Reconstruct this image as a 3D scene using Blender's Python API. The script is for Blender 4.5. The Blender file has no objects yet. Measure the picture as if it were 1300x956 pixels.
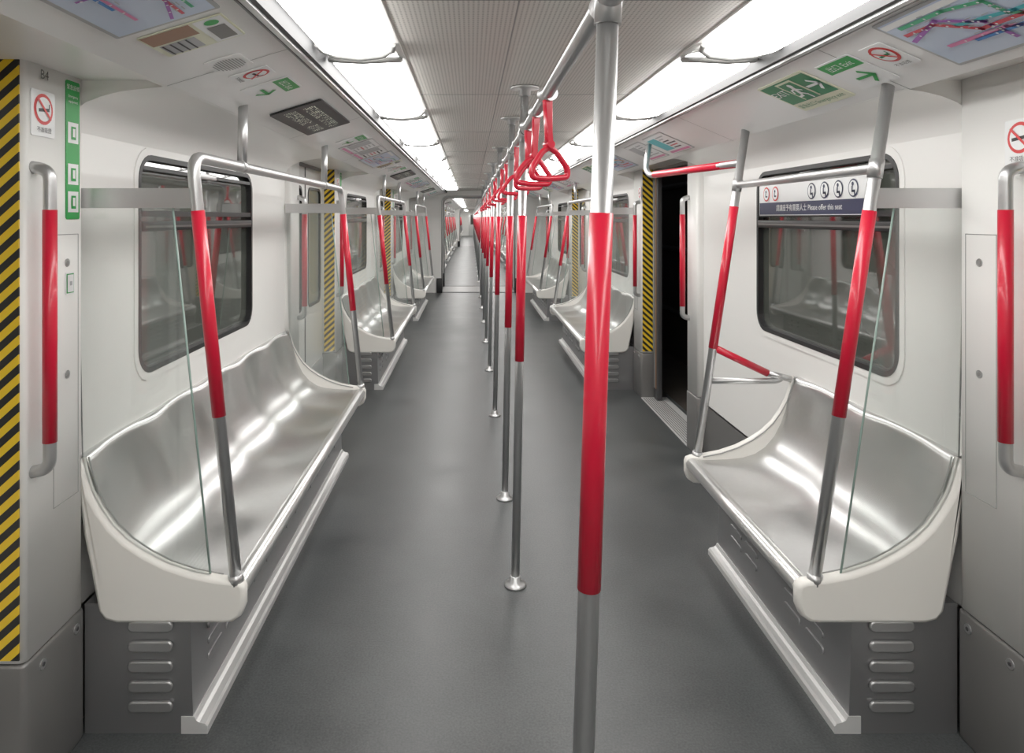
import bpy, math, random
from mathutils import Vector, Matrix
random.seed(4)
sc = bpy.context.scene
COL = sc.collection
CAMZ = 1.55
PITCH = 4.15

# ------------------------------------------------------------------ materials
def newmat(name):
    m = bpy.data.materials.new(name); m.use_nodes = True
    nt = m.node_tree
    return m, nt, nt.nodes['Principled BSDF']
def pbr(name, col, rough=0.5, metal=0.0, spec=0.5, coat=0.0, noise=0.0, nscale=20, bump=0.0, ior=1.5):
    m, nt, b = newmat(name)
    b.inputs['IOR'].default_value = ior
    b.inputs['Base Color'].default_value = (*col, 1)
    b.inputs['Roughness'].default_value = rough
    b.inputs['Metallic'].default_value = metal
    b.inputs['Specular IOR Level'].default_value = spec
    b.inputs['Coat Weight'].default_value = coat
    if noise > 0 or bump > 0:
        tc = nt.nodes.new('ShaderNodeTexCoord')
        n = nt.nodes.new('ShaderNodeTexNoise'); n.inputs['Scale'].default_value = nscale
        n.inputs['Detail'].default_value = 5
        nt.links.new(tc.outputs['Object'], n.inputs['Vector'])
        if noise > 0:
            mr = nt.nodes.new('ShaderNodeMapRange')
            mr.inputs['To Min'].default_value = 1 - noise; mr.inputs['To Max'].default_value = 1 + noise
            nt.links.new(n.outputs['Fac'], mr.inputs['Value'])
            vm = nt.nodes.new('ShaderNodeVectorMath'); vm.operation = 'SCALE'
            vm.inputs[0].default_value = col
            nt.links.new(mr.outputs['Result'], vm.inputs['Scale'])
            nt.links.new(vm.outputs['Vector'], b.inputs['Base Color'])
        if bump > 0:
            bp = nt.nodes.new('ShaderNodeBump'); bp.inputs['Strength'].default_value = bump
            bp.inputs['Distance'].default_value = 0.002
            nt.links.new(n.outputs['Fac'], bp.inputs['Height'])
            nt.links.new(bp.outputs['Normal'], b.inputs['Normal'])
    return m
def emit(name, col, s):
    m, nt, b = newmat(name)
    b.inputs['Base Color'].default_value = (*col, 1)
    b.inputs['Emission Color'].default_value = (*col, 1)
    b.inputs['Emission Strength'].default_value = s
    return m
M = {}
M['white'] = pbr('white_plastic', (.88, .872, .845), .32, noise=.015, nscale=3)
M['cream'] = pbr('cream_plastic', (.84, .82, .77), .35)
M['header'] = pbr('header_panel_paint', (.86, .86, .85), .3)
M['ceilmetal'] = pbr('ceiling_edge_paint', (.80, .79, .77), .35)
M['alu'] = pbr('brushed_aluminium', (.58, .58, .58), .34, .88)
M['steel'] = pbr('stainless_seat', (.62, .62, .615), .29, 1.0, noise=.05, nscale=60)
M['nose'] = pbr('seat_edge_steel', (.74, .74, .73), .3, .9)
M['kick'] = pbr('kick_plate', (.20, .195, .19), .4, .5)
M['riser'] = pbr('seat_riser', (.32, .32, .325), .36, .8)
M['slot'] = pbr('riser_vent_steel', (.42, .42, .42), .35, .8)
M['step'] = pbr('step_trim', (.78, .78, .77), .35, .4)
M['red'] = pbr('red_grip', (.62, .006, .030), .30, coat=.2)
M['black'] = pbr('black_rubber', (.012, .012, .013), .45)
M['dark'] = pbr('dark_gap', (.05, .05, .052), .6)
M['seam'] = pbr('seam_grey', (.32, .32, .31), .6)
M['doorgrey'] = pbr('door_leaf_metal', (.70, .70, .68), .35, .3)
M['wglass'] = pbr('tinted_window_glass', (.060, .066, .056), .03, 0, .5, noise=.7, nscale=2, ior=2.0)
M['dglass'] = pbr('door_window_glass', (.22, .24, .22), .05, 0, .5, ior=1.8)
M['green'] = pbr('sign_green', (.0, .19, .06), .4)
M['green2'] = pbr('sign_bright_green', (.012, .33, .055), .4)
M['signwhite'] = pbr('sign_white', (.85, .86, .86), .4)
M['signcream'] = pbr('sign_cream', (.75, .76, .58), .4)
M['mapblue'] = pbr('map_background', (.56, .65, .80), .3)
M['grey'] = pbr('sign_grey', (.42, .43, .44), .4)
M['blue'] = pbr('sign_navy', (.015, .022, .07), .4)
M['redsign'] = pbr('sign_red', (.66, .025, .025), .4)
for n, c in dict(mred=(.6,.05,.08), mblue=(.03,.2,.55), mgreen=(.05,.4,.2), mpurp=(.35,.1,.45), morange=(.8,.3,.05), mpink=(.7,.2,.4), mteal=(.05,.45,.5), mbrown=(.3,.15,.08)).items():
    M[n] = pbr('line_' + n, c, .4)
M['light'] = emit('light_diffuser', (1.0, .985, .955), 9.3)
M['led'] = emit('led_dots', (.75, .8, .65), .35)
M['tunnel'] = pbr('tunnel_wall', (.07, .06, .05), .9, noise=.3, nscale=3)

# floor
m, nt, b = newmat('grey_vinyl_floor'); M['floor'] = m
tc = nt.nodes.new('ShaderNodeTexCoord')
n1 = nt.nodes.new('ShaderNodeTexNoise'); n1.inputs['Scale'].default_value = 2.2; n1.inputs['Detail'].default_value = 8; n1.inputs['Roughness'].default_value = .65
n2 = nt.nodes.new('ShaderNodeTexNoise'); n2.inputs['Scale'].default_value = 140; n2.inputs['Detail'].default_value = 3
nt.links.new(tc.outputs['Object'], n1.inputs['Vector']); nt.links.new(tc.outputs['Object'], n2.inputs['Vector'])
mx = nt.nodes.new('ShaderNodeMath'); mx.operation = 'ADD'
nt.links.new(n1.outputs['Fac'], mx.inputs[0]); nt.links.new(n2.outputs['Fac'], mx.inputs[1])
cr = nt.nodes.new('ShaderNodeValToRGB')
mh = nt.nodes.new('ShaderNodeMath'); mh.operation = 'MULTIPLY'; mh.inputs[1].default_value = .5
nt.links.new(mx.outputs[0], mh.inputs[0])
cr.color_ramp.elements[0].position = .38; cr.color_ramp.elements[0].color = (.030, .033, .034, 1)
cr.color_ramp.elements[1].position = .62; cr.color_ramp.elements[1].color = (.072, .077, .078, 1)
nt.links.new(mh.outputs[0], cr.inputs['Fac']); nt.links.new(cr.outputs['Color'], b.inputs['Base Color'])
mr = nt.nodes.new('ShaderNodeMapRange'); mr.inputs['To Min'].default_value = .28; mr.inputs['To Max'].default_value = .50
nt.links.new(n1.outputs['Fac'], mr.inputs['Value']); nt.links.new(mr.outputs['Result'], b.inputs['Roughness'])
bp = nt.nodes.new('ShaderNodeBump'); bp.inputs['Strength'].default_value = .2; bp.inputs['Distance'].default_value = .001
nt.links.new(n2.outputs['Fac'], bp.inputs['Height']); nt.links.new(bp.outputs['Normal'], b.inputs['Normal'])

def math_node(nt, op, a, bb=None):
    n = nt.nodes.new('ShaderNodeMath'); n.operation = op
    for i, v in enumerate((a, bb)):
        if v is None: continue
        if isinstance(v, (int, float)): n.inputs[i].default_value = v
        else: nt.links.new(v, n.inputs[i])
    return n.outputs[0]
# perforated ceiling
m, nt, b = newmat('perforated_ceiling'); M['perf'] = m
tc = nt.nodes.new('ShaderNodeTexCoord'); sp = nt.nodes.new('ShaderNodeSeparateXYZ')
nt.links.new(tc.outputs['Object'], sp.inputs[0])
p = .013
fx = math_node(nt, 'SUBTRACT', math_node(nt, 'FRACT', math_node(nt, 'DIVIDE', sp.outputs['X'], p)), .5)
fy = math_node(nt, 'SUBTRACT', math_node(nt, 'FRACT', math_node(nt, 'DIVIDE', sp.outputs['Y'], p)), .5)
r2 = math_node(nt, 'ADD', math_node(nt, 'MULTIPLY', fx, fx), math_node(nt, 'MULTIPLY', fy, fy))
dot = math_node(nt, 'LESS_THAN', r2, .055)
mc = nt.nodes.new('ShaderNodeMix'); mc.data_type = 'RGBA'
mc.inputs['A'].default_value = (.78, .755, .71, 1); mc.inputs['B'].default_value = (.36, .34, .31, 1)
nt.links.new(dot, mc.inputs['Factor']); nt.links.new(mc.outputs['Result'], b.inputs['Base Color'])
b.inputs['Roughness'].default_value = .5
# hazard stripes
def hazard(name, sg):
    m, nt, b = newmat(name)
    tc = nt.nodes.new('ShaderNodeTexCoord'); sp = nt.nodes.new('ShaderNodeSeparateXYZ')
    nt.links.new(tc.outputs['Object'], sp.inputs[0])
    s = math_node(nt, 'ADD', sp.outputs['Z'], math_node(nt, 'MULTIPLY', sp.outputs['X'], sg))
    f = math_node(nt, 'GREATER_THAN', math_node(nt, 'FRACT', math_node(nt, 'DIVIDE', s, .05)), .5)
    mc = nt.nodes.new('ShaderNodeMix'); mc.data_type = 'RGBA'
    mc.inputs['A'].default_value = (.015, .015, .015, 1); mc.inputs['B'].default_value = (.85, .55, .02, 1)
    nt.links.new(f, mc.inputs['Factor']); nt.links.new(mc.outputs['Result'], b.inputs['Base Color'])
    b.inputs['Roughness'].default_value = .4
    return m
M['hazL'] = hazard('hazard_stripes_l', -.9); M['hazR'] = hazard('hazard_stripes_r', .9)
# clear glass with a faint haze
m = bpy.data.materials.new('clear_screen_glass'); m.use_nodes = True; nt = m.node_tree; M['glass'] = m
nt.nodes.remove(nt.nodes['Principled BSDF']); out = nt.nodes['Material Output']
tr = nt.nodes.new('ShaderNodeBsdfTransparent'); tr.inputs['Color'].default_value = (.955, .97, .96, 1)
df = nt.nodes.new('ShaderNodeBsdfDiffuse'); df.inputs['Color'].default_value = (.80, .86, .83, 1)
mh0 = nt.nodes.new('ShaderNodeMixShader'); mh0.inputs[0].default_value = .08
nt.links.new(tr.outputs[0], mh0.inputs[1]); nt.links.new(df.outputs[0], mh0.inputs[2])
gl = nt.nodes.new('ShaderNodeBsdfGlossy'); gl.inputs['Roughness'].default_value = .02
fr = nt.nodes.new('ShaderNodeFresnel'); fr.inputs['IOR'].default_value = 1.5
ms = nt.nodes.new('ShaderNodeMixShader')
nt.links.new(fr.outputs[0], ms.inputs[0]); nt.links.new(mh0.outputs[0], ms.inputs[1]); nt.links.new(gl.outputs[0], ms.inputs[2])
nt.links.new(ms.outputs[0], out.inputs['Surface'])
M['glassedge'] = pbr('glass_edge', (.30, .42, .37), .2)

# ------------------------------------------------------------------ mesh builder
def fillet(path, rad, n=6):
    P = [Vector(p) for p in path]; out = [P[0]]
    for i in range(1, len(P) - 1):
        a, b_, c = P[i-1], P[i], P[i+1]
        d1 = (a - b_); d2 = (c - b_)
        r = min(rad, d1.length * .49, d2.length * .49)
        s = b_ + d1.normalized() * r; e = b_ + d2.normalized() * r
        for k in range(n + 1):
            t = k / n
            out.append(s * (1-t)**2 + b_ * 2*t*(1-t) + e * t*t)
    out.append(P[-1]); return out
def rr(cy, cz, hw, hh, r, n=6):
    pts = []
    for (sx, sy, a0) in ((1, 1, 0), (-1, 1, 90), (-1, -1, 180), (1, -1, 270)):
        for k in range(n + 1):
            a = math.radians(a0 + 90 * k / n)
            pts.append((cy + sx * (hw - r) + r * math.cos(a), cz + sy * (hh - r) + r * math.sin(a)))
    return pts
class MB:
    def __init__(s): s.v = []; s.f = []; s.m = []; s.s = []; s.ml = []
    def add(s, v, f, mat, smooth=False):
        if mat not in s.ml: s.ml.append(mat)
        i = s.ml.index(mat); o = len(s.v)
        s.v += [tuple(p) for p in v]
        for q in f:
            s.f.append([o + k for k in q]); s.m.append(i); s.s.append(smooth)
    def box(s, x0, x1, y0, y1, z0, z1, mat, bv=0):
        x0, x1 = sorted((x0, x1)); y0, y1 = sorted((y0, y1)); z0, z1 = sorted((z0, z1))
        if bv <= 0:
            v = [(x, y, z) for x in (x0, x1) for y in (y0, y1) for z in (z0, z1)]
            s.add(v, [(0,1,3,2),(4,6,7,5),(0,4,5,1),(2,3,7,6),(0,2,6,4),(1,5,7,3)], mat); return
        pr = rr((x0+x1)/2, (y0+y1)/2, (x1-x0)/2, (y1-y0)/2, bv, 4)
        s.prism(pr, z0, z1, mat, 'z', bv*.5, True)
    def prism(s, poly, a0, a1, mat, axis='y', rnd=0, smooth=False):
        """extrude 2D polygon along axis. axis y: poly=(x,z); z: poly=(x,y); x: poly=(y,z)"""
        n = len(poly); area = sum(poly[i][0]*poly[(i+1)%n][1]-poly[(i+1)%n][0]*poly[i][1] for i in range(n))
        sg = 1 if area > 0 else -1
        def off(d):
            o = []
            for i in range(n):
                p0, p1, p2 = poly[i-1], poly[i], poly[(i+1) % n]
                e1 = Vector((p1[0]-p0[0], p1[1]-p0[1])); e2 = Vector((p2[0]-p1[0], p2[1]-p1[1]))
                if e1.length < 1e-9: e1 = e2
                if e2.length < 1e-9: e2 = e1
                e1.normalize(); e2.normalize()
                nn = Vector((-e1.y-e2.y, e1.x+e2.x)) * sg
                if nn.length < 1e-6: nn = Vector((-e1.y, e1.x))*sg
                nn.normalize()
                o.append((p1[0]+nn.x*d, p1[1]+nn.y*d))
            return o
        if rnd > 0: L = [(a0, off(rnd)), (a0+rnd*.3, off(rnd*.3)), (a0+rnd, poly), (a1-rnd, poly), (a1-rnd*.3, off(rnd*.3)), (a1, off(rnd))]
        else: L = [(a0, poly), (a1, poly)]
        V = []
        for a, lp in L:
            for p in lp:
                V.append((p[0], a, p[1]) if axis == 'y' else ((p[0], p[1], a) if axis == 'z' else (a, p[0], p[1])))
        F = []
        for k in range(len(L)-1):
            for i in range(n):
                j = (i+1) % n
                F.append((k*n+i, k*n+j, (k+1)*n+j, (k+1)*n+i))
        s.add(V, F, mat, smooth)
        s.add(V[:n], [list(range(n))], mat); s.add(V[-n:], [list(range(n))], mat)
    def tube(s, path, r, mat, seg=14, closed=False):
        P = [Vector(p) for p in path]; n = len(P); V = []; F = []
        up = None
        for i in range(n):
            if closed: t = (P[(i+1) % n] - P[i-1])
            else: t = P[min(i+1, n-1)] - P[max(i-1, 0)]
            t.normalize()
            if up is None:
                up = Vector((1, 0, 0)) if abs(t.x) < .8 else Vector((0, 0, 1))
            up = (up - t * up.dot(t)).normalized(); w = t.cross(up)
            rad = r[i] if isinstance(r, (list, tuple)) else r
            for k in range(seg):
                a = 2*math.pi*k/seg
                V.append(P[i] + up*math.cos(a)*rad + w*math.sin(a)*rad)
        for i in range(n if closed else n-1):
            for k in range(seg):
                F.append((i*seg+k, i*seg+(k+1) % seg, ((i+1) % n)*seg+(k+1) % seg, ((i+1) % n)*seg+k))
        s.add(V, F, mat, True)
        if not closed:
            s.add(V[:seg], [list(range(seg))], mat); s.add(V[-seg:], [list(range(seg))], mat)
    def ring(s, lo, li, x0, x1, mat):
        n = len(lo)
        V = [(x0, *p) for p in lo] + [(x0, *p) for p in li] + [(x1, *p) for p in lo] + [(x1, *p) for p in li]
        F = []
        for i in range(n):
            j = (i+1) % n
            F += [(i, j, n+j, n+i), (2*n+i, 2*n+j, 3*n+j, 3*n+i), (i, j, 2*n+j, 2*n+i), (n+i, n+j, 3*n+j, 3*n+i)]
        s.add(V, F, mat)
    def plate_hole(s, x, y0, y1, z0, z1, hy0, hy1, hz0, hz1, r, mat, n=6):
        q = lambda a, b_, c, d: s.add([(x, a, c), (x, b_, c), (x, b_, d), (x, a, d)], [(0, 1, 2, 3)], mat)
        q(y0, hy0, z0, z1); q(hy1, y1, z0, z1); q(hy0, hy1, z0, hz0); q(hy0, hy1, hz1, z1)
        for cy, cz, sy, sz in ((hy0, hz0, 1, 1), (hy1, hz0, -1, 1), (hy0, hz1, 1, -1), (hy1, hz1, -1, -1)):
            pts = [(x, cy, cz)]
            for k in range(n+1):
                a = math.pi/2*k/n
                pts.append((x, cy+sy*(r-r*math.cos(a)), cz+sz*(r-r*math.sin(a))))
            s.add(pts, [list(range(len(pts)))], mat)
    def lathe(s, prof, cx, cy, mat, seg=24):
        V = []; F = []
        for r, z in prof:
            for k in range(seg):
                a = 2*math.pi*k/seg; V.append((cx+r*math.cos(a), cy+r*math.sin(a), z))
        for i in range(len(prof)-1):
            for k in range(seg):
                F.append((i*seg+k, i*seg+(k+1) % seg, (i+1)*seg+(k+1) % seg, (i+1)*seg+k))
        s.add(V, F, mat, True)
        s.add(V[-seg:], [list(range(seg))], mat); s.add(V[:seg], [list(range(seg))], mat)
    # 2D sign helpers (local xy plane, z = layer)
    def rect(s, x0, y0, x1, y1, l, mat):
        s.add([(x0, y0, l*.0012), (x1, y0, l*.0012), (x1, y1, l*.0012), (x0, y1, l*.0012)], [(0, 1, 2, 3)], mat)
    def slab(s, hw, hh, mat, t=.003, r=.006):
        s.prism(rr(0, 0, hw, hh, r, 3), -.002, 0.0005, mat, 'z')
    def disc(s, cx, cy, r, l, mat, ry=None):
        ry = ry or r
        s.add([(cx+r*math.cos(a*math.pi/14), cy+ry*math.sin(a*math.pi/14), l*.0012) for a in range(28)], [list(range(28))], mat)
    def poly2(s, pts, l, mat): s.add([(x, y, l*.0012) for x, y in pts], [list(range(len(pts)))], mat)
    def line(s, pts, w, l, mat):
        for a, b_ in zip(pts[:-1], pts[1:]):
            a = Vector(a); b_ = Vector(b_); d = (b_-a); 
            if d.length < 1e-6: continue
            d.normalize(); nn = Vector((-d.y, d.x))*w/2; d = d*w/2
            s.poly2([tuple(a-d+nn), tuple(a-d-nn), tuple(b_+d-nn), tuple(b_+d+nn)], l, mat)
    def text(s, txt, x, y, size, l, mat):
        cu = bpy.data.curves.new('t', 'FONT'); cu.body = txt; cu.size = size; cu.align_x = 'CENTER'; cu.align_y = 'CENTER'
        cu.resolution_u = 2
        o = bpy.data.objects.new('t', cu); COL.objects.link(o)
        dg = bpy.context.evaluated_depsgraph_get(); dg.update()
        me = bpy.data.meshes.new_from_object(o.evaluated_get(dg))
        s.add([(v.co.x+x, v.co.y+y, l*.0012) for v in me.vertices], [list(p.vertices) for p in me.polygons], mat)
        bpy.data.objects.remove(o); bpy.data.curves.remove(cu); bpy.data.meshes.remove(me)
    def mesh(s, name):
        me = bpy.data.meshes.new(name)
        me.from_pydata(s.v, [], s.f)
        for k in s.ml: me.materials.append(M[k])
        me.polygons.foreach_set('material_index', s.m)
        me.polygons.foreach_set('use_smooth', s.s)
        me.update()
        import bmesh
        bm = bmesh.new(); bm.from_mesh(me); bmesh.ops.remove_doubles(bm, verts=bm.verts, dist=1e-5)
        bmesh.ops.recalc_face_normals(bm, faces=bm.faces); bm.to_mesh(me); bm.free()
        return me
    def obj(s, name, parent=None, loc=(0, 0, 0)):
        return put(s.mesh(name), name, loc, parent)
def put(me, name, loc=(0, 0, 0), parent=None):
    o = bpy.data.objects.new(name, me); o.location = loc; COL.objects.link(o)
    if parent: o.parent = parent
    return o
def empty(name):
    e = bpy.data.objects.new(name, None); COL.objects.link(e); return e

# ------------------------------------------------------------------ layout
SIDES = {
 'left':  dict(W=-1.16, sg=-1, Xi=-.54, Zi=2.05, Xo=-.90, Zo=1.94, sb=.452, st=.318, haz='hazL', j=1.8, w0=2.5, w1=3.78),
 'right': dict(W=1.46, sg=1, Xi=1.02, Zi=2.05, Xo=1.30, Zo=1.93, sb=.425, st=.235, haz='hazR', j=1.80, w0=2.43, w1=3.62),
}
BAYS = [-PITCH, 0, PITCH, 2*PITCH] + [13.9 + PITCH*k for k in range(5)] + [35.8 + PITCH*k for k in range(5)]
YEND = 35.8 + PITCH*4 + 5.95
YBACK = -2.35
WZ0, WZ1 = .98, 1.775

def X(P, w): return P['W'] - P['sg']*w

def build_wall(P):
    b = MB(); sg = P['sg']; WY0, WY1 = P['w0'], P['w1']; j = P['j']
    for (a, c) in ((j, 2.075), (4.47, 4.69)):
        pr = rr((X(P, 0)+X(P, -.16))/2, (a+c)/2, .08, (c-a)/2, .018, 5)
        b.prism(pr, .39, 1.965, 'white', 'z', 0, True)
        b.box(X(P, .004), X(P, -.16), a-.003, c+.003, 0, .385, 'kick', .018)
    # jamb hazard strips
    for y, d in ((j, -1), (4.69, 1)):
        b.box(X(P, -.012), X(P, -.10), y, y+d*.004, .40, 1.96, P['haz'])
    # bay panel with window opening
    xb = X(P, -.04)
    b.plate_hole(xb, 2.05, 4.49, .35, 1.815, WY0, WY1, WZ0, WZ1, .09, 'white')
    b.box(xb, X(P, -.06), 2.05, 4.49, 0, .36, 'kick')
    # cove
    pr = [(-.04, 1.81), (-.034, 1.84), (-.015, 1.87), (.015, 1.892), (.06, 1.91), (.12, 1.925)]
    wo = P['sg']*(P['W']-P['Xo'])
    pr.append((wo+.01, P['Zo']+.002))
    V = []; 
    for w, z in pr: V += [(X(P, w), 2.06, z), (X(P, w), 4.48, z)]
    b.add(V, [(2*i, 2*i+1, 2*i+3, 2*i+2) for i in range(len(pr)-1)], 'white', True)
    for ye in (2.07, 4.475):
        cap = [(X(P, w), ye, z) for w, z in pr] + [(X(P, pr[-1][0]), ye, 1.99), (X(P, -.04), ye, 1.99)]
        b.add(cap, [list(range(len(cap)))], 'white')
    # soffit over pillars / door
    for a, c in ((j, 2.075), (4.47, 5.95)):
        b.box(X(P, -.17), X(P, wo+.0), a, c, 1.96, 2.0, 'white')
        b.box(X(P, wo-.02), X(P, wo+.0), a, c, 1.94, 1.97, 'white')
    b.box(X(P, -.155), X(P, -.165), 4.69, 5.95, 1.9, 2.0, 'dark')
    # access panel outline on pillar
    for a, c in ((1.925, 2.045),):
        for z in (.74, 1.50): b.box(X(P, .0008), X(P, -.01), a, c, z, z+.002, 'seam')
        for y in (a, c): b.box(X(P, .0008), X(P, -.01), y, y+.002, .74, 1.502, 'seam')
    for z in (1.42, 1.10):
        b.prism([(1.99+.012*math.cos(t*math.pi/6), z+.012*math.sin(t*math.pi/6)) for t in range(12)], min(X(P, 0), X(P, .002)), max(X(P, 0), X(P, .002)), 'alu', 'x')
        b.prism([(1.99+.006*math.cos(t*math.pi/6), z+.006*math.sin(t*math.pi/6)) for t in range(12)], min(X(P, 0), X(P, .003)), max(X(P, 0), X(P, .003)), 'seam', 'x')
    for y in (1.87, 2.03):
        b.prism([(y+.014*math.cos(t*math.pi/6), .345+.014*math.sin(t*math.pi/6)) for t in range(12)], min(X(P, 0), X(P, .007)), max(X(P, 0), X(P, .007)), 'alu', 'x')
        b.prism([(y+.006*math.cos(t*math.pi/3), .345+.006*math.sin(t*math.pi/3)) for t in range(6)], min(X(P, 0), X(P, .0085)), max(X(P, 0), X(P, .0085)), 'dark', 'x')
    # door sill
    b.box(X(P, .0), X(P, -.22), 4.69, 5.95, 0, .006, 'step')
    for k in range(9):
        b.box(X(P, -.012-.018*k), X(P, -.018-.018*k), 4.72, 5.92, .006, .009, 'kick')
    return b.mesh('wall_bay')

def build_window(P):
    WY0, WY1 = P['w0'], P['w1']
    b = MB(); cy, cz = (WY0+WY1)/2, (WZ0+WZ1)/2; hw, hh = (WY1-WY0)/2, (WZ1-WZ0)/2
    b.ring(rr(cy, cz, hw+.008, hh+.008, .10), rr(cy, cz, hw-.012, hh-.012, .075), X(P, -.034), X(P, -.075), 'black')
    b.ring(rr(cy, cz, hw+.035, hh+.035, .12), rr(cy, cz, hw+.006, hh+.006, .10), X(P, -.036), X(P, -.05), 'white')
    b.prism(rr(cy, cz, hw-.008, hh-.008, .08), min(X(P, -.062), X(P, -.072)), max(X(P, -.062), X(P, -.072)), 'wglass', 'x')
    b.box(X(P, -.030), X(P, -.065), WY0+.01, WY1-.01, 1.498, 1.535, 'black', .008)
    b.box(X(P, -.028), X(P, -.032), WY0+.03, WY1-.03, 1.511, 1.519, 'kick')
    b.box(X(P, -.036), X(P, -.065), WY0+.02, WY1-.02, 1.553, 1.575, 'black')
    b.box(X(P, -.036), X(P, -.065), WY0+.03, WY1-.03, WZ1-.05, WZ1-.035, 'black')
    b.box(X(P, -.028), X(P, -.05), cy-.1, cy+.1, WZ1-.055, WZ1-.03, 'alu', .004)
    return b.mesh('window')

def build_door(P, opened=False):
    b = MB(); x0, x1 = X(P, -.115), X(P, -.145); lo, hi = min(x0, x1), max(x0, x1)
    mid = (4.69+5.95)/2
    def leaf(a, c):
        cy = (a+c)/2; hw = (c-a)/2 - .1
        b.plate_hole(x0, a, c, .01, 1.965, cy-hw, cy+hw, .85, 1.78, .06, 'doorgrey')
        b.plate_hole(x1, a, c, .01, 1.965, cy-hw, cy+hw, .85, 1.78, .06, 'doorgrey')
        for y in (a, c): b.box(lo, hi, y-.001, y+.001, .01, 1.965, 'black')
        b.ring(rr(cy, 1.315, hw+.008, .473, .065), rr(cy, 1.315, hw-.012, .453, .05), X(P, -.110), X(P, -.15), 'black')
        b.prism(rr(cy, 1.315, hw-.005, .46, .055), min(X(P, -.125), X(P, -.13)), max(X(P, -.125), X(P, -.13)), 'dglass', 'x')
        b.box(X(P, -.108), X(P, -.118), a+.02, c-.02, .04, .36, 'alu')
    if opened:
        b.box(X(P, -.105), X(P, -.15), 5.83, 5.95, .01, 1.965, 'dark', .01)
        b.box(X(P, -.105), X(P, -.15), 4.69, 4.79, .01, 1.965, 'doorgrey', .01)
        b.box(X(P, -.102), X(P, -.106), 5.855, 5.872, .1, 1.93, 'mbrown')
        b.box(X(P, -.102), X(P, -.106), 5.90, 5.915, .1, 1.93, 'seam')
    else:
        leaf(4.69, mid-.004); leaf(mid+.004, 5.95)
        b.box(lo-.004, hi+.004, mid-.008, mid+.008, .01, 1.965, 'black')
    b.box(X(P, -.10), X(P, -.15), 4.69, 5.95, 1.935, 1.965, 'kick')
    return b.mesh('door')

CURVE = [(-.012, .825), (0, .775), (.018, .72), (.045, .67), (.08, .62), (.125, .577), (.18, .54), (.245, .507), (.32, .482), (.40, .466), (.455, .46)]
def build_bench(P, y0, y1, nseat):
    b = MB()
    outl = CURVE + [(.475, .452), (.482, .435), (.482, .385), (.47, .355), (.445, .338), (.42, .335), (.10, .335), (.065, .345), (.045, .37), (.02, .50), (0, .60), (-.012, .70)]
    poly = [(X(P, w), z) for w, z in outl]
    b.prism(poly, y0, y0+.045, 'cream', 'y', .012, True)
    b.prism(poly, y1-.045, y1, 'cream', 'y', .012, True)
    for yy in (y0+.047, y1-.047):
        b.tube([(X(P, w+.004), yy, z-.006) for w, z in CURVE[:-1]], .003, 'seam', 6)
    # seat shell: individually dished seats with raised ridges between them
    prof = [(-.025, .822, .1), (-.022, .80, .5), (-.01, .74, .9), (.008, .67, 1), (.032, .61, 1), (.065, .55, 1), (.11, .50, 1), (.16, .468, 1), (.22, .45, 1), (.29, .442, 1), (.36, .44, .8), (.41, .443, .3), (.44, .447, 0)]
    a, c = y0+.045, y1-.045; L = (c-a)/nseat; NS = 20; ys = [a + L*i/NS for i in range(nseat*NS+1)]
    V = []; F = []
    npf = len(prof)
    for j, y in enumerate(ys):
        t = (j % NS)/NS
        f = 1-abs(math.cos(math.pi*t))**2.6
        if j in (0, len(ys)-1): f = 0
        for i, (w, z, k) in enumerate(prof):
            tt = min(1, max(0, (i-2)/(npf-5)))
            d = .026*k*(.5-f)
            V.append((X(P, w + d*(1-tt) + .012*(1-tt)*k), y, z + d*.62*tt + (.004*f if i == 0 else 0)))
    n = npf
    for j in range(len(ys)-1):
        for i in range(n-1): F.append((j*n+i, j*n+i+1, (j+1)*n+i+1, (j+1)*n+i))
    b.add(V, F, 'steel', True)
    top = []
    for j, y in enumerate(ys): top += [V[j*n], (X(P, -.045), y, V[j*n][2])]
    b.add(top, [(2*j, 2*j+1, 2*j+3, 2*j+2) for j in range(len(ys)-1)], 'steel')
    nose = [(.435, .45), (.455, .453), (.472, .447), (.482, .43), (.478, .412), (.465, .402), (.44, .398), (.43, .40)]
    b.prism([(X(P, w), z) for w, z in nose], a-.002, c+.002, 'nose', 'y', 0, True)
    b.add([(X(P, .44), a, .40), (X(P, .44), c, .40), (X(P, .30), c, .385), (X(P, .30), a, .385)], [(0, 1, 2, 3)], 'riser')
    # solid steel skirt, gently sloped to the floor trim
    pl = [(.0, .0), (.33, 0), (.325, .05), (.315, .39), (0, .39)]
    b.prism([(X(P, w), z) for w, z in pl], y0+.012, y1-.012, 'riser')
    b.prism([(X(P, w), z) for w, z in [(.29, 0), (.369, 0), (.369, .022), (.362, .030), (.345, .034), (.335, .04), (.329, .052), (.29, .052)]], y0+.010, y1-.010, 'step')
    for yy, d in ((y0+.012, -1), (y1-.012, 1)):
        for z in (.085, .145, .205, .265, .325):
            b.prism(rr(X(P, .20), z, .068, .017, .0165, 4), min(yy, yy+d*.012), max(yy, yy+d*.012), 'slot', 'y', .005, True)
    for k in range(nseat):
        cy = a + L*(k+.5)
        for q in (-.08, .08):
            for z in (.15, .20, .25, .30):
                b.prism(rr(cy+q, z, .06, .013, .0125, 4), min(X(P, .31), X(P, .327)), max(X(P, .31), X(P, .327)), 'riser', 'x', .003, True)
    return b.mesh('bench')

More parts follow.
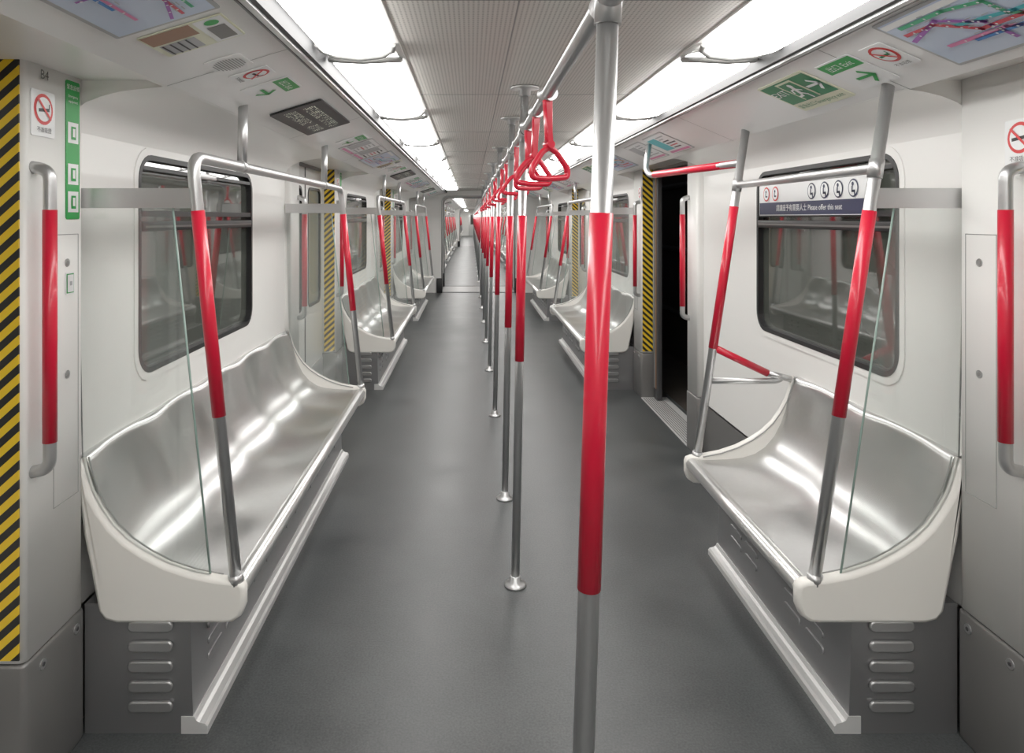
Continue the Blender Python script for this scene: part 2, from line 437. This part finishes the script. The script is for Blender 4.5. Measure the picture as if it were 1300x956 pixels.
R = .0185
def build_frame(P, y0, y1):
    b = MB(); yb = y0+.022; yt = y1-.022
    pth = [(X(P, P['sb']), yb, .45), (X(P, P['st']), yb, 1.735), (X(P, P['st']), yt, 1.735), (X(P, P['sb']), yt, .45)]
    b.tube(fillet(pth, .07, 8), R, 'alu', 16)
    def at(z): t = (z-.45)/(1.735-.45); return X(P, P['sb']+(P['st']-P['sb'])*t)
    for y in (yb, yt):
        b.tube([(at(.95), y, .95), (at(1.57), y, 1.57)], R+.0018, 'red', 16)
        b.tube([(at(.445), y, .445), (at(.475), y, .475)], R+.004, 'alu', 16)
    for y in (y0+.48, y1-.52):
        b.tube([(X(P, P['st']), y, 1.735), (X(P, P['st']+.004), y, P['Zo']+.012 + .02)], R*.95, 'alu', 16)
        b.tube([(X(P, P['st']), y-.025, 1.735), (X(P, P['st']), y+.025, 1.735)], R+.004, 'alu', 16)
    return b.mesh('rail_frame')
def build_frame_straight(P, y0, y1):
    b = MB(); yb = y0+.022; yt = y1-.0
    def at(z): t = (z-.45)/(1.92-.45); return X(P, P['sb']+(.205-P['sb'])*t)
    for y in (yb, yt):
        zt = 1.965
        b.tube([(at(.45), y, .45), (at(zt), y, zt)], R, 'alu', 16)
        b.tube([(at(.95), y, .95), (at(1.57 if y == yb else 1.60), y, 1.57 if y == yb else 1.60)], R+.0018, 'red', 16)
        b.tube([(at(.445), y, .445), (at(.475), y, .475)], R+.004, 'alu', 16)
        b.tube([(at(1.67), y, 1.67), (at(1.725), y, 1.725)], R+.003, 'alu', 16)
    b.tube([(at(1.698), yb, 1.698), (at(1.698), yt, 1.698)], R*.85, 'alu', 16)
    lp = [(at(.955), yt, .955), (X(P, .10), yt+.0, .835), (X(P, .0), yt+.0, .82)]
    b.tube([lp[0], lp[1]], R*.9, 'red', 14)
    b.tube(fillet([lp[1], (X(P, .03), yt, .815), (X(P, .06), yt, .80), (at(.80), yt, .80)], .03), R*.75, 'alu', 14)
    b.tube([lp[1], (X(P, -.04), yt, .80)], R*.8, 'alu', 14)
    b.tube(fillet([(at(1.80), yt, 1.80), (X(P, .39), 4.15, 1.80), (X(P, .39), 4.25, 1.85), (X(P, .36), 4.28, 2.0)], .05), R*.9, 'alu', 14)
    b.tube([(at(1.80)-.002, yt+.05, 1.80), (X(P, .388), 4.05, 1.80)], R+.001, 'red', 14)
    return b.mesh('rail_frame')
def build_screen(P, y):
    b = MB(); y += .022
    def at(z): t = (z-.45)/(1.735-.45); return P['sb']+(P['st']-P['sb'])*t
    cur = [(w, z-.01) for w, z in CURVE[:-2]]
    poly = [(-.03, 1.60), (at(1.6)-.075, 1.60)] + [(at(.50)-.075, .47)] + list(reversed([c for c in cur if c[0] < at(.5)-.085])) 
    b.prism([(X(P, w), z) for w, z in poly], y-.004, y+.004, 'glass')
    w1, w2 = at(1.59)-.0745, at(.49)-.0745
    b.tube([(X(P, w1), y, 1.59), (X(P, w2), y, .475)], .0035, 'glassedge', 6)
    b.box(X(P, -.035), X(P, at(1.61)-.012), y-.011, y+.011, 1.578, 1.638, 'alu')
    return b.mesh('screen')
def build_handle(P, y):
    b = MB(); w = .045
    b.tube(fillet([(X(P, -.01), y, 1.685), (X(P, w), y, 1.675), (X(P, w), y, .885), (X(P, -.01), y, .875)], .045, 6), .0165, 'alu', 16)
    b.tube([(X(P, w), y, .955), (X(P, w), y, 1.57)], .0180, 'red', 16)
    return b.mesh('handle')

winN = 1; doorN = 1
for side, P in SIDES.items():
    wp = empty('wall_' + side)
    wm = build_wall(P); wn = build_window(P); dm = build_door(P); do = build_door(P, True)
    bl = build_bench(P, 2.07, 4.49, 5); fm = build_frame(P, 2.07, 4.49)
    s1 = build_screen(P, 2.07); s2 = build_screen(P, 4.445)
    h1 = build_handle(P, 1.835); h2 = build_handle(P, 4.64)
    for i, y in enumerate(BAYS):
        o = put(wm, 'bay_panel', (0, y, 0), wp)
        put(wn, 'window_%d' % winN, (0, y, 0)); winN += 1
        op = (side == 'right' and i == 1)
        put(do if op else dm, 'door_%d' % doorN, (0, y, 0)); doorN += 1
        if side == 'right' and i == 1:
            bs = build_bench(P, 2.07, 3.2, 2); put(bs, 'bench_seat', (0, y, 0))
            put(build_frame_straight(P, 2.07, 3.18), 'bench_handrail', (0, y, 0))
            put(s1, 'glass_draught_screen', (0, y, 0))
        else:
            put(bl, 'bench_seat', (0, y, 0)); put(fm, 'bench_handrail', (0, y, 0))
            put(s1, 'glass_draught_screen', (0, y, 0)); put(s2, 'glass_draught_screen', (0, y, 0))
        put(h1, 'grab_handle', (0, y, 0)); put(h2, 'grab_handle', (0, y, 0))

# ------------------------------------------------------------------ shell
b = MB(); b.box(-1.42, 1.72, YBACK-.1, YEND+.1, -.05, 0, 'floor'); b.obj('floor')
b = MB()
b.box(-.62, 1.10, YBACK-.1, YEND+.1, 2.112, 2.14, 'ceilmetal'); 
b.box(-.235, .715, YBACK, YEND, 2.100, 2.113, 'perf')
y = YBACK+.05
while y < YEND:
    b.box(-.235, .715, y, y+.005, 2.0985, 2.102, 'seam'); y += 1.35
for x in (-.245, .705, .12, .34):
    w = .02 if x in (-.245, .705) else .004
    b.box(x, x+w, YBACK, YEND, 2.094 if w > .01 else 2.0985, 2.112, 'ceilmetal' if w > .01 else 'seam')
b.obj('ceiling')
def header(P, nm):
    b = MB(); sg = P['sg']
    n = Vector((P['Xo']-P['Xi'], P['Zo']-P['Zi']))
    lip = [(P['Xi'], P['Zi']), (P['Xo'], P['Zo']), (P['Xo']+sg*.012, P['Zo']+.004), (P['Xo']+sg*.014, P['Zo']+.05), (P['Xi'], P['Zi']+.05)]
    b.prism(lip, YBACK, YEND, 'header')
    b.box(P['Xi'], P['Xi']-sg*.045, YBACK, YEND, P['Zi']+.0, 2.106, 'dark')
    b.box(P['Xi']-sg*.012, P['Xi']-sg*.030, YBACK, YEND, P['Zi']-.008, P['Zi']+.01, 'alu')
    b.box(P['Xi']+sg*.0, P['Xi']-sg*.006, YBACK, YEND, P['Zi']-.006, P['Zi']+.01, 'kick')
    d = n.normalized(); nn = Vector((-d.y, d.x)); nn = nn if nn.y < 0 else -nn
    for y in [YBACK+k*1.3833+.25 for k in range(int((YEND-YBACK)/1.3833))]:
        a = Vector(lip[0]); c = Vector(lip[1]); o = nn*.0008
        b.add([(a.x+o.x, y, a.y+o.y), (a.x+o.x, y+.004, a.y+o.y), (c.x+o.x, y+.004, c.y+o.y), (c.x+o.x, y, c.y+o.y)], [(0, 1, 2, 3)], 'seam')
    return b.obj(nm)
header(SIDES['left'], 'trim_1'); header(SIDES['right'], 'trim_2')
b = MB(); b.box(-1.42, 1.72, YBACK-.1, YBACK, 0, 2.14, 'white'); b.box(-.2, .55, YBACK, YBACK+.03, 0, 1.95, 'doorgrey', .01)
b.box(-.05, .40, YBACK+.03, YBACK+.035, .95, 1.75, 'wglass'); b.obj('wall_back')
b = MB(); b.box(-1.42, 1.72, YEND, YEND+.1, 0, 2.14, 'white'); b.box(-.2, .55, YEND-.03, YEND, 0, 1.95, 'doorgrey', .01)
b.box(-.05, .40, YEND-.035, YEND-.03, .95, 1.75, 'wglass'); b.obj('wall_far')
# gangways
def gangway(a, c):
    b = MB()
    for y0, y1 in ((a, a+.16), (c-.16, c)):
        xl, xr, zt, r = -.60, .90, 1.985, .12
        arch = [(xl, 0), (xl, zt-r)] + [(xl+r-r*math.cos(t*math.pi/12), zt-r+r*math.sin(t*math.pi/12)) for t in range(1, 6)] + [(xl+r, zt), (xr-r, zt)] + \
               [(xr-r+r*math.sin(t*math.pi/12), zt-r+r*math.cos(t*math.pi/12)) for t in range(1, 6)] + [(xr, zt-r), (xr, 0)]
        poly = arch + [(1.62, 0), (1.62, 2.10), (-1.32, 2.10), (-1.32, 0)]
        b.prism(poly, y0, y1, 'white')
        b.tube([(x, y0-.002, z) for x, z in arch], .014, 'alu', 8)
        for x in (xl-.05, xr+.05): b.box(x-.06, x+.06, y0-.05, y0, 0, .30, 'black', .01)
        b.box(xl, xr, y0, y1, 0, .008, 'black')
    for x in (-.66, .95):
        n = int((c-a-.32)/.08)
        for k in range(n): b.box(x-.02+.012*(k % 2), x+.02+.012*(k % 2), a+.16+k*.08, a+.16+(k+1)*.08, 0, 2.0, 'header')
    b.box(-.62, .92, a+.16, c-.16, 0, .006, 'kick')
    b.box(-.68, .97, a+.16, c-.16, 2.0, 2.03, 'header')
    return b.obj('gangway')
gangway(14.26, 15.68); gangway(36.47, 37.58)

# ------------------------------------------------------------------ ceiling lights
def lightmesh():
    b = MB(); hw = .114; hl = .643
    lo = rr(0, 0, hw, hl, .085, 8)
    loops = [(1.0, 0), (1.0, -.018), (.97, -.034), (.88, -.046), (.70, -.052)]
    n = len(lo); V = []
    for k, z in loops:
        d = (1-k)*hw
        for x, y in lo: V.append((x*k, y*(hl-d)/hl, z))
    F = [(k*n+i, k*n+(i+1) % n, (k+1)*n+(i+1) % n, (k+1)*n+i) for k in range(len(loops)-1) for i in range(n)]
    b.add(V, F, 'light', True); b.add(V[-n:], [list(range(n))], 'light')
    b.tube([(x*1.03, y*1.006, -.004) for x, y in lo], .008, 'alu', 8, True)
    # curved metal clip across each end joint
    for sy in (-1, 1):
        ye = sy*(hl+.012)
        b.tube([(-.118, sy*(hl-.075), -.022), (-.112, sy*(hl-.035), -.03), (-.075, sy*(hl+.002), -.04), (0, ye, -.046), (.075, sy*(hl+.002), -.04), (.112, sy*(hl-.035), -.03), (.118, sy*(hl-.075), -.022)], .010, 'seam', 8)
    return b.mesh('ceiling_light')
lm = lightmesh()
y = 2.27 - 1.35*4 + .675
while y < YEND-.7:
    if not (13.5 < y < 16.4) and not (35.7 < y < 38.3):
        for x in (-.362, .845): put(lm, 'ceiling_light', (x, y, 2.112))
    y += 1.35

# ------------------------------------------------------------------ poles + overhead rail + straps
PX0, PX1, PZ = .186, .226, 2.099
def px(z): return PX0+(PX1-PX0)*z/PZ
RZ = 1.91
def polemesh():
    b = MB()
    b.tube([(0, 0, .004), (px(PZ)-PX0, 0, PZ)], .0178, 'alu', 20)
    b.tube([(px(.945)-PX0, 0, .945), (px(1.558)-PX0, 0, 1.558)], .0194, 'red', 20)
    b.lathe([(.047, .0), (.047, .006), (.040, .012), (.024, .018), (.023, .04), (.019, .042)], 0, 0, 'alu')
    dx = px(PZ)-PX0
    b.lathe([(.019, PZ-.04), (.024, PZ-.038), (.026, PZ-.016), (.06, PZ-.010), (.062, PZ)], dx, 0, 'alu')
    dx = px(RZ)-PX0
    b.tube([(px(RZ-.045)-PX0, 0, RZ-.045), (px(RZ+.045)-PX0, 0, RZ+.045)], .0225, 'alu', 20)
    b.tube([(dx, -.06, RZ), (dx, .06, RZ)], .0225, 'alu', 20)
    b.tube([(dx, -.068, RZ), (dx, -.06, RZ)], .020, 'dark', 16); b.tube([(dx, .06, RZ), (dx, .068, RZ)], .020, 'dark', 16)
    return b.mesh('grab_pole')
pm = polemesh()
PY = [-.5, 1.13, 2.92, 3.82] + [3.82+1.6*k for k in range(1, 7)] + [16.6+1.6*k for k in range(13)] + [38.6+1.6*k for k in range(12)]
for y in PY:
    if y < YEND-.5:
        o = put(pm, 'grab_pole', (PX0, y, 0))
        if y < 2: o.location.x = .161; o.rotation_euler = (0, .014, 0)
for a, c in ((YBACK+.1, 13.6), (16.4, 36.0), (38.3, YEND-.4)):
    b = MB(); b.tube([(px(RZ), a, RZ), (px(RZ), c, RZ)], .0175, 'alu', 18); b.obj('overhead_handrail')
def strapmesh():
    b = MB()
    b.tube([(0, -.022, 0), (0, .022, 0)], .0225, 'alu', 18)
    b.prism([(-.013, -.016), (.013, -.016), (.010, -.11), (.011, -.145), (-.011, -.145), (-.010, -.11)], -.010, .010, 'red', 'y', .004, True)
    b.tube([(0, -.016, -.148), (0, .016, -.148)], .012, 'red', 12)
    z0 = -.022
    tri = fillet([(0, 0, -.135+z0), (.022, 0, -.145+z0), (.060, 0, -.195+z0), (.060, 0, -.222+z0), (0, 0, -.226+z0), (-.060, 0, -.222+z0), (-.060, 0, -.195+z0), (-.022, 0, -.145+z0), (0, 0, -.135+z0)], .03, 5)
    b.tube(tri[:-1], .009, 'red', 12, True)
    return b.mesh('hand_strap')
sm = strapmesh()
SY = [2.02, 2.36, 2.72, 3.35, 4.4, 4.9, 6.0, 6.5, 7.6, 8.1, 9.2, 9.7, 10.8, 11.3, 12.6]
for i, y in enumerate(SY):
    o = put(sm, 'hand_strap', (px(RZ), y, RZ)); o.rotation_euler = (0, math.radians([-2, 3, -1, 2][i % 4]), math.radians([24, 12, 30, 5, 18][i % 5]))
for k in range(12):
    y = 17.3+1.6*k
    if min(abs(y-p) for p in PY) > .1: put(sm, 'hand_strap', (px(RZ), y, RZ))

# ------------------------------------------------------------------ signs
def frame_header(side, s, y):
    P = SIDES[side]
    r = Vector((0, 1 if side == 'left' else -1, 0))
    up = Vector((P['Xi']-P['Xo'], 0, P['Zi']-P['Zo'])).normalized(); n = r.cross(up)
    o = Vector((P['Xi']+s*(P['Xo']-P['Xi']), y, P['Zi']+s*(P['Zo']-P['Zi']))) + n*.0035
    return Matrix(((r.x, up.x, n.x, o.x), (r.y, up.y, n.y, o.y), (r.z, up.z, n.z, o.z), (0, 0, 0, 1)))
def frame_wall(side, w, y, z):
    P = SIDES[side]
    r = Vector((0, 1 if side == 'left' else -1, 0)); up = Vector((0, 0, 1)); n = r.cross(up)
    o = Vector((X(P, w), y, z)) + n*.0025
    return Matrix(((r.x, up.x, n.x, o.x), (r.y, up.y, n.y, o.y), (r.z, up.z, n.z, o.z), (0, 0, 0, 1)))
def place(me, name, mat):
    o = bpy.data.objects.new(name, me); COL.objects.link(o); o.matrix_world = mat; return o
def s_map(flip=1, lw=.008):
    b = MB(); hw, hh = .36, .125
    b.slab(hw, hh, 'grey'); b.rect(-hw+.01, -hh+.01, hw-.01, hh-.01, 1, 'mapblue')
    b.rect(-hw+.015, hh-.035, -.05, hh-.015, 2, 'signwhite')
    rnd = random.Random(3)
    lines = [('mred', [(-.3, -.06), (-.1, -.06), (.0, -.02), (.15, -.02), (.22, .05), (.32, .05)]),
             ('mblue', [(-.25, .03), (-.1, .03), (0, -.05), (.2, -.05)]),
             ('mgreen', [(-.05, -.09), (.05, .0), (.05, .06), (.15, .08), (.3, .08)]),
             ('mpurp', [(.12, -.08), (.12, .0), (.2, .06), (.33, .02)]),
             ('morange', [(-.32, -.02), (-.2, .02), (-.15, .02), (-.02, .07)]),
             ('mpink', [(-.32, -.085), (-.02, -.085), (.1, -.04), (.28, -.04)]),
             ('mteal', [(-.2, -.04), (-.12, .0), (.03, .0), (.18, .02)]),
             ('mbrown', [(-.33, .05), (-.25, -.03), (-.15, -.03)])]
    for m_, pts in lines:
        pts = [(x*flip, y) for x, y in pts]
        b.line(pts, lw, 3, m_)
        for a, c in zip(pts[:-1], pts[1:]):
            for t in (.1, .4, .7):
                b.disc(a[0]+(c[0]-a[0])*t, a[1]+(c[1]-a[1])*t, .003, 4, 'signwhite')
                if rnd.random() < .8:
                    xx, yy = a[0]+(c[0]-a[0])*t, a[1]+(c[1]-a[1])*t+.012
                    b.rect(xx-.010, yy, xx+.010, yy+.003, 3.5, 'grey')
    return b.mesh('route_map')
def s_arrow(b, x, y, s, l, mat):
    b.line([(x-s, y), (x+s*.9, y)], s*.32, l, mat)
    b.line([(x+s*.2, y+s*.75), (x+s, y), (x+s*.2, y-s*.75)], s*.32, l, mat)
def s_exit_big():
    b = MB(); hw, hh = .17, .10
    b.slab(hw, hh, 'signcream'); b.rect(-hw+.01, -.045, hw-.01, hh-.01, 1, 'green')
    b.rect(-.05, -.038, .06, hh-.016, 2, 'signcream')
    b.rect(-.04, -.038, .05, .075, 3, 'green')
    b.disc(.015, .055, .012, 4, 'signwhite')
    b.line([(.01, .04), (0, .01)], .018, 4, 'signwhite'); b.line([(0, .01), (.02, -.01), (.02, -.032)], .010, 4, 'signwhite')
    b.line([(0, .01), (-.015, -.01), (-.035, -.012)], .010, 4, 'signwhite'); b.line([(.01, .035), (.03, .02)], .008, 4, 'signwhite'); b.line([(.005, .035), (-.02, .03), (-.028, .015)], .008, 4, 'signwhite')
    s_arrow(b, .115, .02, .038, 3, 'signwhite')
    b.text('EXIT', -.105, .03, .05, 3, 'signwhite')
    b.text('緊急出口 Emergency exit', 0, -.07, .028, 3, 'green')
    return b.mesh('exit_sign')
def s_exit_small(txt='出口 Exit'):
    b = MB(); hw, hh = .095, .085
    b.slab(hw, hh, 'signwhite'); b.rect(-hw+.006, .025, hw-.006, hh-.006, 1, 'green2')
    b.text(txt, 0, .05, .034, 2, 'signwhite')
    s_arrow(b, .01, -.03, .04, 2, 'green2')
    return b.mesh('exit_sign')
def s_circle(sm_=True, col='black'):
    b = MB(); b.slab(.052, .062, 'signwhite')
    b.disc(0, .012, .042, 1, 'redsign'); b.disc(0, .012, .033, 2, 'signwhite')
    b.line([(-.02, .008), (.018, .012)], .009, 3, col); b.rect(.02, .015, .024, .028, 3, col)
    b.line([(-.026, .036), (.026, -.012)], .007, 4, 'redsign')
    b.text('不准吸煙', 0, -.045, .016, 3, 'dark')
    return b.mesh('prohibition_sign')
def s_speaker():
    b = MB(); b.slab(.075, .055, 'header', r=.02)
    for k in range(-5, 6):
        y = k*.008; w = .055*math.sqrt(max(0, 1-(y/.045)**2))
        if w > .005: b.line([(-w, y), (w, y)], .0035, 1.5, 'seam')
    return b.mesh('speaker_grille')
def s_led():
    b = MB(); b.prism(rr(0, 0, .33, .11, .01, 3), -.002, .006, 'black', 'z')
    rnd = random.Random(8)
    for row, yc in enumerate((.04, -.04)):
        x = -.28
        while x < .27:
            if rnd.random() < .85:
                for i in range(5):
                    for j in range(6):
                        if rnd.random() < .5: b.rect(x+i*.009, yc-.024+j*.009, x+i*.009+.005, yc-.024+j*.009+.005, 6, 'led')
            x += .056
    return b.mesh('led_display')
def s_poster(seed):
    b = MB(); rnd = random.Random(seed); hw, hh = .20, .11
    b.slab(hw, hh, 'alu'); b.rect(-hw+.008, -hh+.008, hw-.008, hh-.008, 1, 'signwhite')
    b.rect(-hw+.02, -.06, -.02, .08, 2, rnd.choice(['grey', 'mteal', 'mbrown']))
    for k in range(6): b.rect(.0, .07-k*.025, .08+rnd.random()*.09, .08-k*.025, 2, rnd.choice(['grey', 'mred', 'dark', 'grey']))
    b.rect(-hw+.02, -.095, hw-.02, -.075, 2, 'mpink')
    return b.mesh('poster')
def s_small():
    b = MB(); b.slab(.09, .105, 'signcream'); b.rect(-.085, .03, .085, .1, 1, 'signwhite'); b.rect(-.085, -.1, -.01, .02, 1, 'mbrown'); b.rect(0, -.09, .08, -.0, 1, 'grey')
    b.rect(-.03, .045, .07, .09, 2, 'kick'); b.disc(-.058, .068, .018, 2, 'green2')
    for k in range(4): b.rect(.0, -.085+k*.02, .08, -.08+k*.02, 2, 'dark')
    return b.mesh('notice')
def s_greenvert():
    b = MB(); b.slab(.034, .20, 'green2'); 
    for k, y in enumerate((.16, .05, -.07, -.15)):
        if k: b.rect(-.026, y-.03, .026, y+.03, 1, 'signwhite'); b.rect(-.012, y-.02, .012, y+.018, 2, 'green2'); b.rect(-.006, y-.012, .006, y+.012, 3, 'signwhite')
    b.text('緊急設備', 0, .18, .016, 1, 'signwhite'); b.text('Emergency', 0, .155, .011, 1, 'signwhite'); b.text('equipment', 0, .14, .011, 1, 'signwhite')
    return b.mesh('emergency_instruction_sign')
def s_b4():
    b = MB(); b.text('B4', 0, 0, .036, 1, 'kick'); return b.mesh('door_number')
mp = s_map(); mpf = s_map(-1, .013); eb = s_exit_big(); es = s_exit_small(); ci = s_circle(); ci2 = s_circle(col='green'); sk = s_speaker(); ld = s_led()
po = [s_poster(k) for k in range(3)]; nt_ = s_small(); gv = s_greenvert(); b4 = s_b4()
for i, y in enumerate(BAYS):
    if y > 20: break
    if y < 13:
        place(mp, 'route_map', frame_header('left', .44, 1.24+y)); place(nt_, 'notice_sticker', frame_header('left', .42, 1.725+y))
    place(sk, 'speaker_grille', frame_header('left', .46, 2.02+y)); place(ci, 'no_leaning_sign', frame_header('left', .42, 2.19+y))
    place(es, 'exit_sign', frame_header('left', .43, 2.42+y)); place(ld, 'led_display', frame_header('left', .47, 3.12+y))
    place(es, 'exit_sign', frame_header('left', .43, 4.05+y)); place(po[i % 3], 'poster', frame_header('left', .45, 4.4+y))
    place(po[(i+1) % 3], 'poster', frame_header('left', .45, 4.81+y))
    if y < 13: place(mpf, 'route_map', frame_header('right', .46, 1.43+y))
    place(ci2, 'no_leaning_sign', frame_header('right', .45, 1.90+y))
    place(es, 'exit_sign', frame_header('right', .5, 2.09+y)); place(eb, 'exit_sign', frame_header('right', .5, 2.42+y))
    place(po[(i+2) % 3], 'poster', frame_header('right', .5, 4.10+y)); place(po[i % 3], 'poster', frame_header('right', .5, 4.6+y))
    for sd in ('left', 'right'):
        place(ci, 'no_smoking_sign', frame_wall(sd, 0, 1.875+y - (.035 if sd == 'right' else 0), 1.83 if sd == 'left' else 1.75))
    place(gv, 'emergency_instruction_sign', frame_wall('left', 0, 2.015+y, 1.745))
    place(b4, 'door_number', frame_wall('left', 0, 1.88+y, 1.935))
b = MB(); b.slab(.022, .032, 'signwhite'); b.rect(-.018, -.028, .018, .028, 1, 'green2'); b.rect(-.015, -.025, .015, .025, 2, 'signwhite'); b.rect(-.006, -.006, .006, .006, 3, 'grey')
place(b.mesh('switch'), 'emergency_switch_plate', frame_wall('left', 0, 2.0, 1.36))
# priority seat sign in right window
b = MB(); b.slab(.50, .075, 'signwhite')
b.rect(-.495, -.072, .495, -.012, 1, 'blue')
for x in (.05, .16, .27, .38): 
    b.disc(x, .03, .036, 2, 'blue'); b.disc(x, .03, .030, 3, 'signwhite'); b.disc(x, .046, .008, 4, 'blue'); b.line([(x-.004, .034), (x-.004, .018), (x+.012, .018), (x+.014, .006)], .009, 4, 'blue')
for x in (-.41, -.31):
    b.disc(x, .03, .036, 2, 'redsign'); b.disc(x, .03, .029, 3, 'signwhite'); b.disc(x, .042, .007, 4, 'blue'); b.line([(x-.004, .032), (x-.004, .018), (x+.012, .018)], .007, 4, 'blue')
b.text('請讓座予有需要人士 Please offer this seat', .0, -.042, .034, 2, 'signwhite')
P = SIDES['right']
place(b.mesh('priority'), 'priority_seat_sign', frame_wall('right', -.028, 3.07, 1.635))

# ------------------------------------------------------------------ outside tunnel wall (seen through open door)
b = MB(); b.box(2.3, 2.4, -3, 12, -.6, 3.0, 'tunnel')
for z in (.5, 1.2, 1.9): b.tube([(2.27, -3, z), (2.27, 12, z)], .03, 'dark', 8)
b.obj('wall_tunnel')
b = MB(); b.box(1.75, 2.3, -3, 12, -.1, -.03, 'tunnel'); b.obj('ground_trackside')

# ------------------------------------------------------------------ world / camera
w = bpy.data.worlds.new('World'); sc.world = w; w.use_nodes = True
w.node_tree.nodes['Background'].inputs[0].default_value = (.05, .05, .055, 1)
w.node_tree.nodes['Background'].inputs[1].default_value = .3
cd = bpy.data.cameras.new('camera'); cam = bpy.data.objects.new('camera', cd); COL.objects.link(cam)
cam.location = (0, 0, CAMZ); cam.rotation_euler = (math.radians(90), 0, 0)
cd.sensor_fit = 'HORIZONTAL'; cd.sensor_width = 36; cd.lens = 880/1300*36
cd.shift_x = 52/1300; cd.shift_y = -202/1300; cd.clip_start = .02; cd.clip_end = 200
sc.camera = cam
sc.view_settings.view_transform = 'Standard'
sc.view_settings.gamma = 1.12
